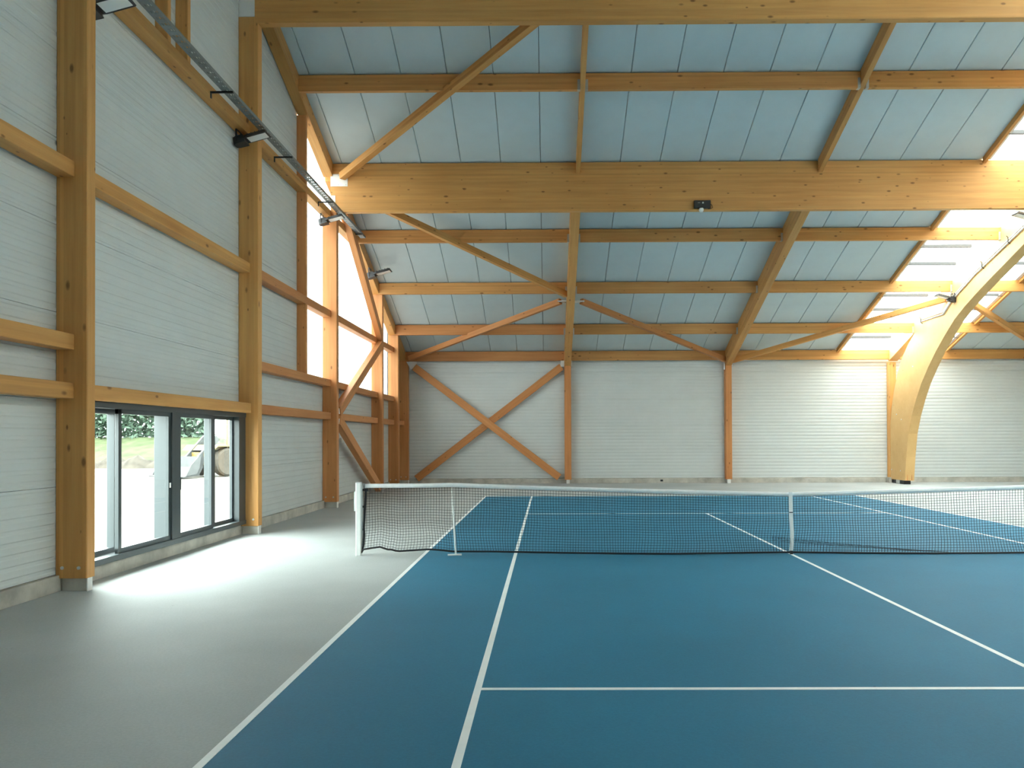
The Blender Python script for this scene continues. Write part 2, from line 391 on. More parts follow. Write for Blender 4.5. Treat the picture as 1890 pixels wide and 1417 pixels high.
# ------------------------------------------------------------------ gable columns
colnames = ['first', 'second', 'third', 'fourth', 'fifth', 'corner']
collab = ['tall glulam column at the left edge, nearest of the gable wall columns',
          'tall glulam column right of the sliding window, lit yellow near its foot',
          'glulam column of the gable wall carrying the deep roof beam over the net',
          'glulam column of the gable wall where three timber braces meet',
          'glulam column of the gable wall, last before the far left corner',
          'reddish corner post where gable wall and far wall meet']
spec = [(-2.70, 9.47, 0.17, WOOD), (2.75, 9.47, 0.20, WOOD), (8.20, 7.42, 0.20, WOODR), (13.75, 6.33, 0.20, WOODR), (16.47, 5.39, 0.22, WOODR), (18.47, 4.68, 0.22, WOODR)]
for (y, zt, t, mt), lab in zip(spec, collab):
    e = empty('gable_column', (-3.58, y, 0)); tag(e, lab, 'column', 'glulam columns of the gable wall')
    beam('post', (-3.58, y, 0.15), (-3.58, y, zt), t, 0.36, mt, e, up=(1, 0, 0), c=0.008)
    sh = box('base_shoe', (-3.70, y-t/2+0.03, 0.0), (-3.415, y+t/2-0.03, 0.16), CONC, e)
    box('shoe_plate', (-3.415, y-t/2+0.02, 0.0), (-3.400, y+t/2-0.05, 0.15), STEELW, e)
    for dx in (-0.10, 0.09):
        V, Fc = tube_pts([(-3.58+dx, y-t/2-0.010, 0.27), (-3.58+dx, y-t/2+0.01, 0.27)], 0.020, 8)
        pyobj('bolt', V, Fc, GALV, e)
    if y < 3:
        box('cap_plate', (-3.76, y-t/2+0.01, 9.48), (-3.45, y+t/2-0.01, roof(y)-0.02), STEELW, e)
# stub of the third column up to the roof
# ------------------------------------------------------------------ gable wall rails (girts)
rail_i = 0
def rail(y0, y1, z0, z1, lab, mat=WOOD, xf=-3.55, cat='rail'):
    o = box('wall_rail', (XL+0.004, y0, z0), (xf, y1, z1), mat, c=0.006)
    return tag(o, lab, cat, 'horizontal rails of the gable wall')
Z4 = (7.29, 7.47); Z3 = (4.77, 4.95); Z2 = (3.04, 3.21); Z1 = (2.21, 2.39)
yc = [(-8.0, -2.785), (-2.615, 2.65), (2.85, 8.10), (8.30, 13.65), (13.85, 16.36), (16.58, 18.36)]
rail(*yc[0], 4.76, 4.94, 'highest of three short rails at the left edge of the picture')
rail(*yc[0], 2.77, 2.95, 'middle one of three short rails at the left edge of the picture')
rail(*yc[0], 2.21, 2.39, 'lowest of three short rails at the left edge of the picture')
rail(*yc[1], *Z4, 'uppermost long rail above the sliding window, under the cable tray')
rail(*yc[1], *Z3, 'long rail halfway up the wall above the sliding window')
rail(*yc[1], *Z1, 'lintel rail lying right on top of the sliding window', xf=-3.53)
rail(*yc[2], *Z4, 'high rail between second and third gable columns, under the cable tray')
rail(*yc[2], *Z3, 'rail crossing the left part of the tall gable window', WOODR)
rail(*yc[2], *Z2, 'sill rail under the left part of the tall gable window', WOODR)
rail(*yc[2], *Z1, 'lowest rail between second and third gable columns', WOODR)
rail(8.30, 10.7, *Z4, 'high rail behind the steep brace, top of the tall gable window')
rail(*yc[3], *Z3, 'rail crossing the right part of the tall gable window to the braces', WOODR)
rail(*yc[3], *Z2, 'sill rail under the right part of the tall gable window, behind the brace', WOODR)
rail(*yc[3], *Z1, 'lowest rail between third and fourth gable columns, between the braces', WOODR)
rail(*yc[4], *Z3, 'short upper rail between fourth and fifth gable columns', WOODR)
rail(*yc[4], *Z2, 'short sill rail between fourth and fifth gable columns', WOODR)
rail(*yc[4], *Z1, 'short low rail between fourth and fifth gable columns', WOODR)
rail(*yc[5], *Z1, 'very short low rail in the corner beside the far wall', WOODR)
# window mullion and ridge posts
m_ = beam('window_post', (-3.655, 6.10, 3.21), (-3.655, 6.10, roof(6.1)-0.36), 0.11, 0.21, WOODR, up=(1, 0, 0)); tag(m_, 'slim timber post along the left edge of the tall gable window', 'post')
for y, lab in ((-0.43, 'left one of two short posts above the top rail near the ridge'), (0.21, 'right one of two short posts above the top rail near the ridge')):
    o = beam('ridge_post', (-3.665, y, 7.47), (-3.665, y, roof(y)-0.36), 0.10, 0.19, WOOD, up=(1, 0, 0)); tag(o, lab, 'post', 'short posts near the ridge')

# ------------------------------------------------------------------ gable rafters
def slope_beam(name, x, w, y0, y1, dtop, dbot, mat=WOOD, parent=None):
    """timber following the roof slope with plumb-cut ends"""
    c = Vector((x, (y0+y1)/2, roof((y0+y1)/2)))
    L = math.hypot(y1-y0, RS*(y1-y0)); ang = math.atan2(RS, 1)
    # local x runs down the slope
    xd = Vector((0, math.cos(ang), -math.sin(ang))) if y1 > 0 and y0 >= 0 else Vector((0, math.cos(ang), math.sin(ang)))
    zd = Vector((1, 0, 0)).cross(xd) * 1.0
    yd = zd.cross(xd)
    mw = Matrix(((xd.x, yd.x, zd.x, c.x), (xd.y, yd.y, zd.y, c.y), (xd.z, yd.z, zd.z, c.z), (0, 0, 0, 1)))
    inv = mw.inverted(); ch = 0.006
    a = w/2; ring = [(-a+ch, -dbot), (a-ch, -dbot), (a, -dbot+ch), (a, -dtop), (-a, -dtop), (-a, -dbot+ch)]
    V = [inv @ Vector((x+dx, y, roof(y)+dz)) for y in (y0, y1) for dx, dz in ring]
    Fc = [(i, (i+1) % 6, 6+(i+1) % 6, 6+i) for i in range(6)] + [(5, 4, 3, 2, 1, 0), tuple(range(6, 12))]
    o = pyobj(name, V, Fc, mat, parent, mw)
    bm = bmesh.new(); bm.from_mesh(o.data); bmesh.ops.recalc_face_normals(bm, faces=bm.faces); bm.to_mesh(o.data); bm.free()
    return o
for y0, y1, lab in ((0.02, 2.66, 'gable rafter from the ridge down to the second column'),
                    (2.84, 8.12, 'gable rafter between the two deep roof beams at the left wall'),
                    (8.28, 13.65, 'gable rafter above the tall window, carrying a floodlight'),
                    (13.76, 16.40, 'short gable rafter between fourth and fifth columns'),
                    (16.44, 18.36, 'last gable rafter down to the corner post')):
    o = slope_beam('gable_rafter', -3.62, 0.24, y0, y1, 0.01, 0.37, WOOD); tag(o, lab, 'rafter', 'rafters along the gable wall')

# ------------------------------------------------------------------ deep roof beams, purlins, rafters
XE = 27.3
def deep(y, lab, x0, x1):
    e = empty('roof_beam', ((x0+x1)/2, y, 8.0)); tag(e, lab, 'beam', 'deep glulam roof beams')
    top, bot = roof(y)-0.015, roof(y)-1.235
    beam('timber', (x0, y, (top+bot)/2), (x1, y, (top+bot)/2), 0.17, top-bot, WOOD, e, c=0.010)
    return e, top, bot
BA, _, _ = deep(2.73, 'nearest deep glulam beam along the top edge of the picture', -3.46, 14.75)
BB, bt, bb = deep(8.185, 'deep glulam beam spanning the hall behind the net, carrying a black box', -3.55, 14.75)
BC, _, _ = deep(8.185, 'deep glulam beam continuing to the right of the curved frame', 15.08, XE)
yb = 8.185-0.085
p = box('fixing_plate', (-3.55, yb-0.012, 8.06), (-3.12, yb, 8.37), STEELW, BB)
for dx in (0.04, 0.20, 0.39):
    for z in (8.10, 8.33):
        V, Fc = tube_pts([(-3.55+dx, yb-0.02, z), (-3.55+dx, yb-0.010, z)], 0.012, 6); pyobj('bolt', V, Fc, GALV, BB)
box('fixing_plate', (-3.62, yb-0.012, 7.55), (-3.43, yb, 7.83), STEELW, BB)

PL = {5.40: ('top', 'purlin between the two deep beams'), 10.90: ('upper', 'first purlin beyond the deep beam'), 13.65: ('middle', 'second purlin beyond the deep beam'),
      16.35: ('lower', 'third purlin beyond the deep beam'), 18.40: ('eave', 'eave purlin along the top of the far wall')}
R1, R2_, R3 = (2.51, 2.76), (8.58, 8.81), (20.98, 21.22)
U1, U2 = (2.61, 2.72), (8.66, 8.78)
for y, (nm, lab) in PL.items():
    w = 0.11 if y < 18 else 0.12
    a1, b1 = (U1, U2) if y < 6 else (R1, R2_)
    x0 = -3.50 if y not in (13.65, 16.35) else -3.55
    segs = [(x0, a1[0], 'at the gable wall'), (a1[1], b1[0], 'in the middle bay'), (b1[1], AX0, 'running into the bright rooflight'), (AX1, R3[0], 'right of the curved frame')]
    top, bot = roof(y)-0.018, roof(y)-0.375
    for i, (xa, xb, wh) in enumerate(segs):
        e = empty('roof_purlin', ((xa+xb)/2, y, bot)); tag(e, lab+', '+wh, 'purlin', 'secondary roof purlins')
        beam('timber', (xa, y, (top+bot)/2), (xb, y, (top+bot)/2), w, top-bot, (WOODR if y > 16 else WOODO) if i == 0 else (WOODO if i == 1 else WOOD), e)
        for xe, s in ((xa, 1), (xb, -1)):
            if xe < -3 or y > 18: continue
            box('hanger', (min(xe, xe+s*0.06), y-w/2-0.006, bot-0.006), (max(xe, xe+s*0.06), y+w/2, bot+0.22), GALV, e)
for (xa, xb), nm in ((R1, 'above the cross brace'), (R2_, 'right of the middle bay')):
    x = (xa+xb)/2
    o = slope_beam('roof_rafter', x, xb-xa, 8.275, 18.58, 0.01, 0.62); tag(o, 'long rafter from the far wall up to the deep beam, '+nm, 'rafter', 'lower roof rafters')
x = sum(R3)/2; o = slope_beam('roof_rafter', x, R3[1]-R3[0], 8.275, 18.58, 0.01, 0.62); tag(o, 'long rafter in the bay right of the curved frame', 'rafter', 'lower roof rafters')
for (xa, xb), nm in ((U1, 'left one'), (U2, 'right one')):
    o = slope_beam('upper_rafter', (xa+xb)/2, xb-xa, 2.82, 8.095, 0.01, 0.33); tag(o, 'slim rafter between the two deep beams, '+nm, 'rafter', 'upper roof rafters')
# rooflight edge timbers
for x, lab in ((12.80, 'dark timber trimmer on the left edge of the rooflight'), (16.90, 'timber trimmer on the right edge of the rooflight')):
    e = empty('rooflight_trimmer', (x, 9, roof(9))); tag(e, lab, 'trimmer', 'rooflight edge timbers')
    ys = [0.0, 2.64, 2.82, 5.34, 5.46, 8.09, 8.28, 10.84, 10.96, 13.59, 13.71, 16.29, 16.41, 18.33]
    for a, b in zip(ys[0::2], ys[1::2]): slope_beam('timber', x, 0.09, a, b, -0.06, 0.14, WOOD, e); slope_beam('kerb', x+(0.11 if x < 15 else -0.11), 0.12, a, b, -0.055, 0.05, ALU, e)

# ------------------------------------------------------------------ curved portal frame
def arc_pts():
    return [(17.10, 0.14), (16.98, 1.0), (16.80, 1.83), (16.53, 2.45), (16.18, 3.02), (15.78, 3.55), (15.28, 4.06), (14.72, 4.55), (14.12, 5.00), (13.50, 5.42),
            (12.85, 5.74), (12.20, 6.01), (11.5, 6.28), (10.7, 6.57), (9.75, 6.92)]
inner = arc_pts() + [(6.0, roof(6.0)-1.18), (0.0, RZ-1.2)]
outer = [(18.42, 0.14), (18.38, 1.2), (18.29, 2.25), (18.17, 2.85), (17.96, 3.45), (17.66, 4.03), (17.25, 4.59), (16.75, 5.03), (16.20, 5.39)]
frame = inner[::-1] + outer + [(18.0, 4.73), (18.55, 4.52), (18.55, roof(18.55)-0.02), (0.0, RZ-0.02)]
fr_poly = [(0.0, RZ-1.2)] + inner[::-1][1:] + outer + [(18.0, 4.73), (18.42, 4.58), (18.42, roof(18.42)-0.02), (0.0, RZ-0.02)]
arch = empty('curved_frame', (14.91, 17.7, 0)); tag(arch, 'curved glulam portal frame springing from the floor at the right', 'frame')
def arch_part(sign, nm, parent):
    P = [(sign*y, z) for y, z in fr_poly]
    c = Vector((14.915, sign*9, 6))
    bm = bmesh.new()
    va = [bm.verts.new((AX0, y, z)) for y, z in P]; vb = [bm.verts.new((AX1, y, z)) for y, z in P]
    n = len(P)
    bm.faces.new(va); bm.faces.new(vb[::-1])
    for i in range(n): bm.faces.new((va[i], vb[i], vb[(i+1) % n], va[(i+1) % n]))
    bmesh.ops.recalc_face_normals(bm, faces=bm.faces[:])
    bmesh.ops.triangulate(bm, faces=[f for f in bm.faces if len(f.verts) > 4])
    rot = Matrix.Rotation(math.radians(90), 4, 'Z')
    mw = Matrix.Translation(c) @ rot
    bmesh.ops.transform(bm, matrix=mw.inverted(), verts=bm.verts[:])
    me = bpy.data.meshes.new(nm); bm.to_mesh(me); bm.free(); me.materials.append(CURV)
    return link(bpy.data.objects.new(nm, me), mw, parent)
arch_part(1, 'curved_timber', arch)
for x in (14.83, 14.99): box('slot', (x-0.010, 17.07, 0.14), (x+0.010, 17.115, 0.62), WOODR, arch)
box('steel_foot', (AX0+0.03, 17.25, 0.0), (AX1-0.06, 18.30, 0.16), BLACK, arch)
box('grout_pad', (AX0-0.08, 18.25, 0.0), (AX0+0.10, 18.50, 0.20), CONC, arch)
box('foot_plate', (AX0+0.004, 17.55, 0.01), (AX0+0.028, 17.85, 0.16), GALV, arch)
for (y, z) in ((18.20, 0.50), (17.45, 0.48), (17.75, 2.55), (17.35, 2.35), (16.4, 4.2)):
    V, Fc = tube_pts([(AX0-0.012, y, z), (AX0+0.01, y, z)], 0.022, 8); pyobj('bolt', V, Fc, STEELW, arch)
arch2 = empty('curved_frame', (14.91, -17.7, 0)); tag(arch2, 'near half of the curved glulam frame behind the viewer', 'frame')
arch_part(-1, 'curved_timber', arch2)

# ------------------------------------------------------------------ far wall posts
for (xa, xb), lab in ((R1, 'slim reddish post on the far wall right of the cross brace'), (R2_, 'slim post on the far wall under the long rafter, right of centre'),
                      ((14.74, 14.98), 'slim post on the far wall behind the curved frame'), (R3, 'slim post on the far wall right of the curved frame')):
    x = (xa+xb)/2
    e = empty('wall_post', (x, 18.44, 0)); tag(e, lab, 'post', 'posts of the far wall')
    top = roof(18.3)-0.62 if xa < 14 or xa > 15 else roof(18.5)-0.45
    beam('post', (x, 18.44, 0.15), (x, 18.44, top), xb-xa, 0.28, WOODR if xa < 9 else WOOD, e, up=(0, 1, 0))
    box('base_shoe', (x-0.06, 18.31, 0.0), (x+0.06, 18.42, 0.15), STEELW, e)
    if xa < 9:
        box('gusset', (xa-(0.14 if xa < 5 else 0.05), 18.36, 4.42 if xa < 5 else 4.28), (xa-0.004, 18.40, 4.68), STEELW if xa < 5 else GALV, e)
        box('gusset', (xb+0.004, 18.36, 4.42), (xb+0.05, 18.40, 4.68), STEELW, e)

# ------------------------------------------------------------------ braces
def brace(p0, p1, w, h, lab, mat=WOODR, up=(0, 0, 1), group='timber braces'):
    o = beam('timber_brace', p0, p1, w, h, mat, None, up, 0.005); return tag(o, lab, 'brace', group)
def rz(y, d): return roof(y)-d
brace((-3.25, 8.05, rz(8.05, 0.40)), (2.55, 2.84, rz(2.84, 0.40)), 0.16, 0.17, 'pale roof brace rising from the white plate on the deep beam', WOOD)
brace((-3.35, 8.50, rz(8.5, 0.42)), (2.49, 13.62, rz(13.62, 0.42)), 0.15, 0.18, 'roof brace descending below the deep beam to the rafter', WOOD)
brace((2.30, 14.03, rz(14.03, 0.42)), (-3.30, 18.10, rz(18.1, 0.40)), 0.15, 0.18, 'roof brace from the rafter joint down to the far left corner')
brace((2.98, 14.03, rz(14.03, 0.42)), (8.55, 18.30, rz(18.3, 0.40)), 0.15, 0.18, 'roof brace from the rafter joint down right to the far wall')
brace((8.86, 18.36, rz(18.36, 0.42)), (14.72, 14.00, rz(14.0, 0.42)), 0.15, 0.18, 'roof brace rising across the rooflight to the curved frame', WOOD)
brace((15.10, 13.80, rz(13.8, 0.42)), (20.9, 18.2, rz(18.2, 0.42)), 0.15, 0.18, 'roof brace descending on the right of the curved frame', WOOD)
for x, s in ((2.50, -1), (2.77, 1)):
    o = prism('steel_gusset', [(min(x, x+s*0.30), 13.80), (max(x, x+s*0.30), 13.80), (x+s*0.30, 14.02), (x+s*0.20, 14.16), (x, 14.16)][0:5], 2, roof(13.98)-0.47, roof(13.98)-0.45, STEELW)
    tag(o, 'white steel plate joining braces to the %s of the rafter' % ('left side' if s < 0 else 'right side'), 'plate', 'brace plates at the rafter')
# cross brace on the far wall
brace((-3.16, 18.33, 4.42), (2.30, 18.33, 0.24), 0.10, 0.27, 'front diagonal of the reddish cross brace, falling from left to right')
brace((2.40, 18.45, 4.42), (-3.10, 18.45, 0.20), 0.10, 0.27, 'rear diagonal of the reddish cross brace, falling from right to left')
o = prism('steel_gusset', [(-3.46, 4.62), (-3.06, 4.62), (-3.10, 4.42), (-3.20, 4.36), (-3.30, 4.34)], 1, 18.31, 18.33, STEELW); tag(o, 'white steel plate at the upper left end of the cross brace', 'plate')
# braces of the gable wall between third and fourth columns
XB = -3.47
brace((XB, 8.45, 8.22), (XB, 13.62, 4.97), 0.18, 0.28, 'steep brace across the tall gable window, falling from the deep beam')
brace((XB, 8.42, 2.42), (XB, 13.62, 4.72), 0.17, 0.26, 'upper arm of the two braces starting low at the third column')
brace((XB, 8.42, 2.22), (XB, 13.35, 0.18), 0.17, 0.26, 'lower arm of the two braces, falling to the floor behind the net post')
for z, nm in ((2.36, 'upper'), (2.10, 'lower')):
    o = box('steel_plate', (XB-0.06, 8.31, z), (XB+0.06, 8.60, z+0.14), STEELW); tag(o, nm+' white steel plate joining a brace to the third column', 'plate', 'brace plates at the third column')

# ------------------------------------------------------------------ tall gable window
win_g = empty('window_2', (XL, 11, 3.2)); tag(win_g, 'glaring translucent gable window following the roof slope', kind='structure')
ybs = [GW0+0.05, 7.3, 8.20, 9.3, 10.4, 11.5, 12.6, 13.75, 14.65, 15.56, GW1]
for a, b in zip(ybs[:-1], ybs[1:]):
    V = [(XL-0.05, a+0.004, 3.22), (XL-0.05, b-0.004, 3.22), (XL-0.05, b-0.004, roof(b)), (XL-0.05, a+0.004, roof(a))]
    pyobj('pane', V, [(0, 1, 2, 3)], POLYG, win_g)
box('sill_strip', (XL-0.06, GW0, 3.11), (XL+0.10, GW1, 3.235), ALU, win_g)

# ------------------------------------------------------------------ sliding window
win_s = empty('window_3', (-3.7, 0, 0.19)); tag(win_s, 'anthracite sliding window looking out on the building site', kind='structure')
wy0, wy1, wz0, wz1 = -2.62, 2.65, 0.19, 2.21
box('frame_sill', (-3.95, wy0, wz0), (-3.62, wy1, wz0+0.075), DARK, win_s)
box('frame_head', (-3.95, wy0, wz1-0.08), (-3.62, wy1, wz1), DARK, win_s)
for a, b in ((wy0, wy0+0.09), (wy1-0.30, wy1), (-0.20, 0.06)):
    box('frame_jamb', (-3.90 if b < 2 else -3.80, a, wz0), (-3.63, b, wz1), DARK, win_s)
def sash(y0, y1, x, nm, sl=0.075, s=0.075):
    d = 0.025 if nm == 'inner' else 0.05
    e = beam('sash', (x, (y0+y1)/2, wz0+0.06), (x, (y0+y1)/2, wz0+0.14), 2*d, y1-y0, DARK, win_s, up=(0, 1, 0))
    box('sash_head', (x-d, y0, wz1-0.14), (x+d, y1, wz1-0.07), DARK, e)
    for a, b in ((y0, y0+sl), (y1-s, y1)): box('stile', (x-d, a, wz0+0.07), (x+d, b, wz1-0.07), DARK, e)
    pyobj('pane', [(x, y0+sl, wz0+0.13), (x, y1-s, wz0+0.13), (x, y1-s, wz1-0.13), (x, y0+sl, wz1-0.13)], [(0, 1, 2, 3)], GLASS, e)
    return e
sash(wy0+0.08, -1.39, -3.85, 'outer')
a = sash(-1.63, -0.19, -3.68, 'inner')
b = sash(0.05, 1.30, -3.68, 'inner'); sash(1.50, 2.38, -3.765, 'inner'); box('frame_jamb', (-3.90, 1.505, wz0), (-3.795, 1.565, wz1), DARK, win_s)
box('pull_handle', (-3.655, 0.07, 0.98), (-3.635, 0.10, 1.16), BLACK, b)
box('lock', (-3.655, -0.245, 1.03), (-3.64, -0.215, 1.10), STEELW, a)

# ------------------------------------------------------------------ cable tray and floodlights
tray = empty('cable_tray', (-3.5, 1, 7.58)); tag(tray, 'galvanised cable tray running along the top rail of the gable wall', 'cable tray')
TY0, TY1 = -8.5, 10.5
TZ = 7.355
for x in (-3.356, -3.222): box('side_rail', (x-0.006, TY0, TZ), (x+0.006, TY1, TZ+0.06), TRAYM, tray)
V = []; Fc = []
def addbox(V, Fc, lo, hi):
    b0 = len(V)
    V += [(x, y, z) for x in (lo[0], hi[0]) for y in (lo[1], hi[1]) for z in (lo[2], hi[2])]
    Fc += [tuple(b0+i for i in f) for f in ((0, 1, 3, 2), (4, 6, 7, 5), (0, 4, 5, 1), (2, 3, 7, 6), (0, 2, 6, 4), (1, 5, 7, 3))]
y = TY0
while y < TY1:
    addbox(V, Fc, (-3.352, y, TZ), (-3.226, min(TY1, y+0.10), TZ+0.006)); y += 0.16
for x in (-3.33, -3.289, -3.248): addbox(V, Fc, (x-0.010, TY0, TZ+0.0005), (x+0.010, TY1, TZ+0.0055))
pyobj('slotted_base', V, Fc, TRAYM, tray)
for y in (-5.0, -2.1, 0.93, 3.94, 6.99, 10.0):
    box('bracket_arm', (-3.548, y-0.02, TZ-0.028), (-3.18, y+0.02, TZ-0.002), BLACK, tray)
    box('bracket_leg', (-3.548, y-0.018, TZ-0.11), (-3.530, y+0.018, TZ-0.02), BLACK, tray)

def floodlight(loc, yawz, lab, tilt=15.0, sc=1.0):
    """flat LED road-lamp head; local +x points away from the wall, lens underneath"""
    rot = Matrix.Rotation(yawz, 4, 'Z') @ Matrix.Scale(sc, 4); e = empty('floodlight', loc, rot); tag(e, lab, 'floodlight', 'LED floodlights')
    mw = PM[e.name]; hw = mw @ Matrix.Rotation(-math.radians(tilt), 4, 'Y')
    def shape(nm, outline, z0, z1, mat, ins=0.02):
        n = len(outline); cx_ = sum(p[0] for p in outline)/n; cy_ = sum(p[1] for p in outline)/n
        top = [(cx_+(px-cx_)*(1-ins/0.2), cy_+(py-cy_)*(1-ins/0.15)) for px, py in outline]
        Vv = [(px, py, z0) for px, py in outline] + [(px, py, z1) for px, py in top]
        Ff = [tuple(range(n-1, -1, -1)), tuple(range(n, 2*n))] + [(i, (i+1) % n, n+(i+1) % n, n+i) for i in range(n)]
        o = pyobj(nm, Vv, Ff, mat, e, hw); return o
    shape('housing', [(0.16, -0.12), (0.24, -0.145), (0.60, -0.145), (0.62, -0.13), (0.62, 0.13), (0.60, 0.145), (0.24, 0.145), (0.16, 0.12)], 0.0, 0.055, LAMPG)
    shape('driver_box', [(-0.02, -0.07), (0.04, -0.11), (0.20, -0.12), (0.20, 0.12), (0.04, 0.11), (-0.02, 0.07)], -0.055, 0.09, LAMPG, 0.03)
    shape('lens', [(0.245, -0.105), (0.585, -0.105), (0.585, 0.105), (0.245, 0.105)], -0.006, 0.004, LENS, 0.0)
    for k in range(5):
        x = 0.27+0.07*k; shape('cooling_fin', [(x-0.006, -0.11), (x+0.006, -0.11), (x+0.006, 0.11), (x-0.006, 0.11)], 0.05, 0.075, LAMPG, 0.0)
    bw = mw
    for yy in (-0.11, 0.11):
        Vv, Ff = chambox(0.22, 0.008, 0.03, 0.002); o = pyobj('stirrup_arm', Vv, Ff, LAMPG, e, bw @ Matrix.Translation((0.05, yy, 0.11)) @ Matrix.Rotation(math.radians(90), 4, 'Y'))
    Vv, Ff = chambox(0.23, 0.03, 0.008, 0.002); pyobj('stirrup_base', Vv, Ff, LAMPG, e, bw @ Matrix.Translation((0.05, 0, 0.22)) @ Matrix.Rotation(math.radians(90), 4, 'Z'))
    return e
floodlight((-3.74, -2.32, 6.90), 0, 'black floodlight cut by the top edge beside the nearest column')
floodlight((-3.72, 2.42, 7.06), 0, 'black floodlight on the second gable column below the cable tray')
floodlight((-3.72, 7.75, 7.04), 0, 'grey floodlight on the third gable column in front of the bright window')
floodlight((-3.54, 12.20, 6.60), 0, 'grey floodlight on the gable rafter above the steep brace', sc=1.2)
floodlight((14.74, 13.45, 6.02), math.pi, 'grey floodlight on the curved frame where the long brace ends')
floodlight((14.74, 9.15, 7.40), math.pi, 'floodlight on the curved frame cut by the right edge of the picture')

# conduit on the curved frame
cd = empty('cable_conduit', (14.72, 14, 5.7)); tag(cd, 'pair of thin conduits clipped along the side of the curved frame', 'conduit')
path = [(15.75, 5.68), (15.0, 5.69), (14.15, 5.70), (13.60, 6.04), (12.23, 6.58), (9.75, 7.33), (8.45, 7.79)]
for dz in (0.0, 0.07): tube('conduit', [(AX0-0.03, y, z+dz) for y, z in path], 0.020, ALU, cd, 6, False)
for y, z in ((15.65, 5.70), (13.45, 6.13), (11.75, 6.77), (10.4, 7.18), (9.0, 7.65)):
    tube('clip', [(AX0-0.002, y, z-0.10), (AX0-0.055, y, z-0.06), (AX0-0.06, y, z+0.08), (AX0-0.10, y, z+0.12)], 0.014, BLACK, cd, 5, False)

# black box on the deep beam
dev = empty('detector_box', (5.75, yb, 7.5)); tag(dev, 'small black box with a white dome under the deep beam', 'device')
box('casing', (5.55, yb-0.12, 7.445), (5.95, yb-0.002, 7.63), BLACK, dev, c=0.012)
V, Fc = tube_pts([(5.76, yb-0.13, 7.565), (5.76, yb-0.118, 7.565)], 0.022, 10); pyobj('indicator', V, Fc, WHITEP, dev)
box('slit', (5.63, yb-0.124, 7.56), (5.69, yb-0.119, 7.572), GALV, dev)
bm = bmesh.new(); bmesh.ops.create_uvsphere(bm, u_segments=14, v_segments=8, radius=0.062)
me = bpy.data.meshes.new('dome'); bm.to_mesh(me); bm.free(); me.materials.append(WHITEP)
for pgn in me.polygons: pgn.use_smooth = True
link(bpy.data.objects.new('dome', me), Matrix.Translation((5.73, yb-0.06, 7.405)), dev)
tube('wire', [(5.95, yb-0.06, 7.55), (6.00, yb-0.03, 7.53), (6.02, yb-0.02, 7.47), (5.97, yb-0.03, 7.44), (5.90, yb-0.03, 7.435)], 0.008, BLACK, dev, 5)

# ------------------------------------------------------------------ tennis court
court = empty('tennis_court', (5.485, 0, 0)); tag(court, 'blue acrylic tennis court with white lines', 'court')
BY = 11.885
box('blue_surface', (0.05, -BY+0.05, -0.05), (10.92, BY-0.05, 0.002), BLUE, court, c=0.0005)
def line(nm, x0, x1, y0, y1): box(nm, (x0, y0, -0.04), (x1, y1, 0.004), LINE, court, c=0.0005)
for x in (0.0, 10.92): line('sideline', x, x+0.05, -BY, BY)
for x in (1.37, 9.55): line('sideline', x, x+0.05, -BY+0.05, BY-0.05)
for y in (-BY, BY-0.06): line('baseline', 0.05, 10.92, y, y+0.06)
for y in (-6.40, 6.35): line('service_line', 1.42, 9.55, y, y+0.05)
line('centre_line', 5.46, 5.51, -6.35, 6.35)

# ------------------------------------------------------------------ net
def ztop(x):
    if x < 0.457: return 1.062 + 0.008*max(0, 1-abs(x-0.457)/0.5)
    if x < 5.485:
        t = (x-0.457)/(5.485-0.457); return 1.070 - 0.156*t + 0.010*math.sin(math.pi*t)*-1
    if x < 10.513:
        t = (x-5.485)/(10.513-5.485); return 0.914 + 0.156*t - 0.010*math.sin(math.pi*t)
    return 1.068
ZB = [(-0.90, 0.10), (-0.86, 0.09), (-0.71, 0.115), (-0.58, 0.13), (-0.50, 0.085), (-0.45, 0.095), (-0.33, 0.06), (-0.15, 0.07), (0.09, 0.085), (0.27, 0.07), (0.42, 0.05), (0.98, 0.048), (2.0, 0.035),
      (3.8, 0.02), (5.47, 0.025), (6.61, 0.015), (8.93, 0.022), (12.0, 0.05)]
def zbot(x):
    for (x0, z0), (x1, z1) in zip(ZB[:-1], ZB[1:]):
        if x <= x1: return z0 + (z1-z0)*max(0, (x-x0))/(x1-x0)
    return 0.05
def npt(x, t):
    """point of the net; t = 0 at the floor, 1 at the band"""
    zt, zb = ztop(x)-0.03, zbot(x)
    sag = (1-t)**2
    z = zb + (zt-zb)*t
    y = 0.03*math.sin(x*2.3)*t*(1-t) + 0.05*sag*math.sin(x*1.3+0.6) - 0.02*sag
    xx = x + 0.018*math.sin(3.1*x+5*t)*sag + 0.012*math.sin(7.3*x)*sag + 0.010*math.sin(1.7*x+9*t)*(1-t)
    z += 0.010*math.sin(4.1*x+6*t)*t*(1-t)*2
    return (xx, y, z)
net = empty('tennis_net', (5.485, 0, 0)); tag(net, 'black tennis net with white top band and centre strap', 'net')
NX0, NX1, SPX = -0.86, 11.83, 0.0415
V = []; Fc = []
def addtube(pts, r, n=4):
    b0 = len(V); v, f = tube_pts(pts, r, n)
    V.extend(v); Fc.extend(tuple(b0+i for i in q) for q in f[:-2])
nx = int((NX1-NX0)/SPX)
for i in range(nx+1):
    x = NX0+i*SPX
    addtube([npt(x, k/12) for k in range(13)], 0.0029)
for k in range(1, 24):
    t = k/24
    addtube([npt(NX0+(NX1-NX0)*j/200, t) for j in range(201)], 0.0029)
o = pyobj('netting', V, Fc, CORD, net); o['kind'] = 'stuff'
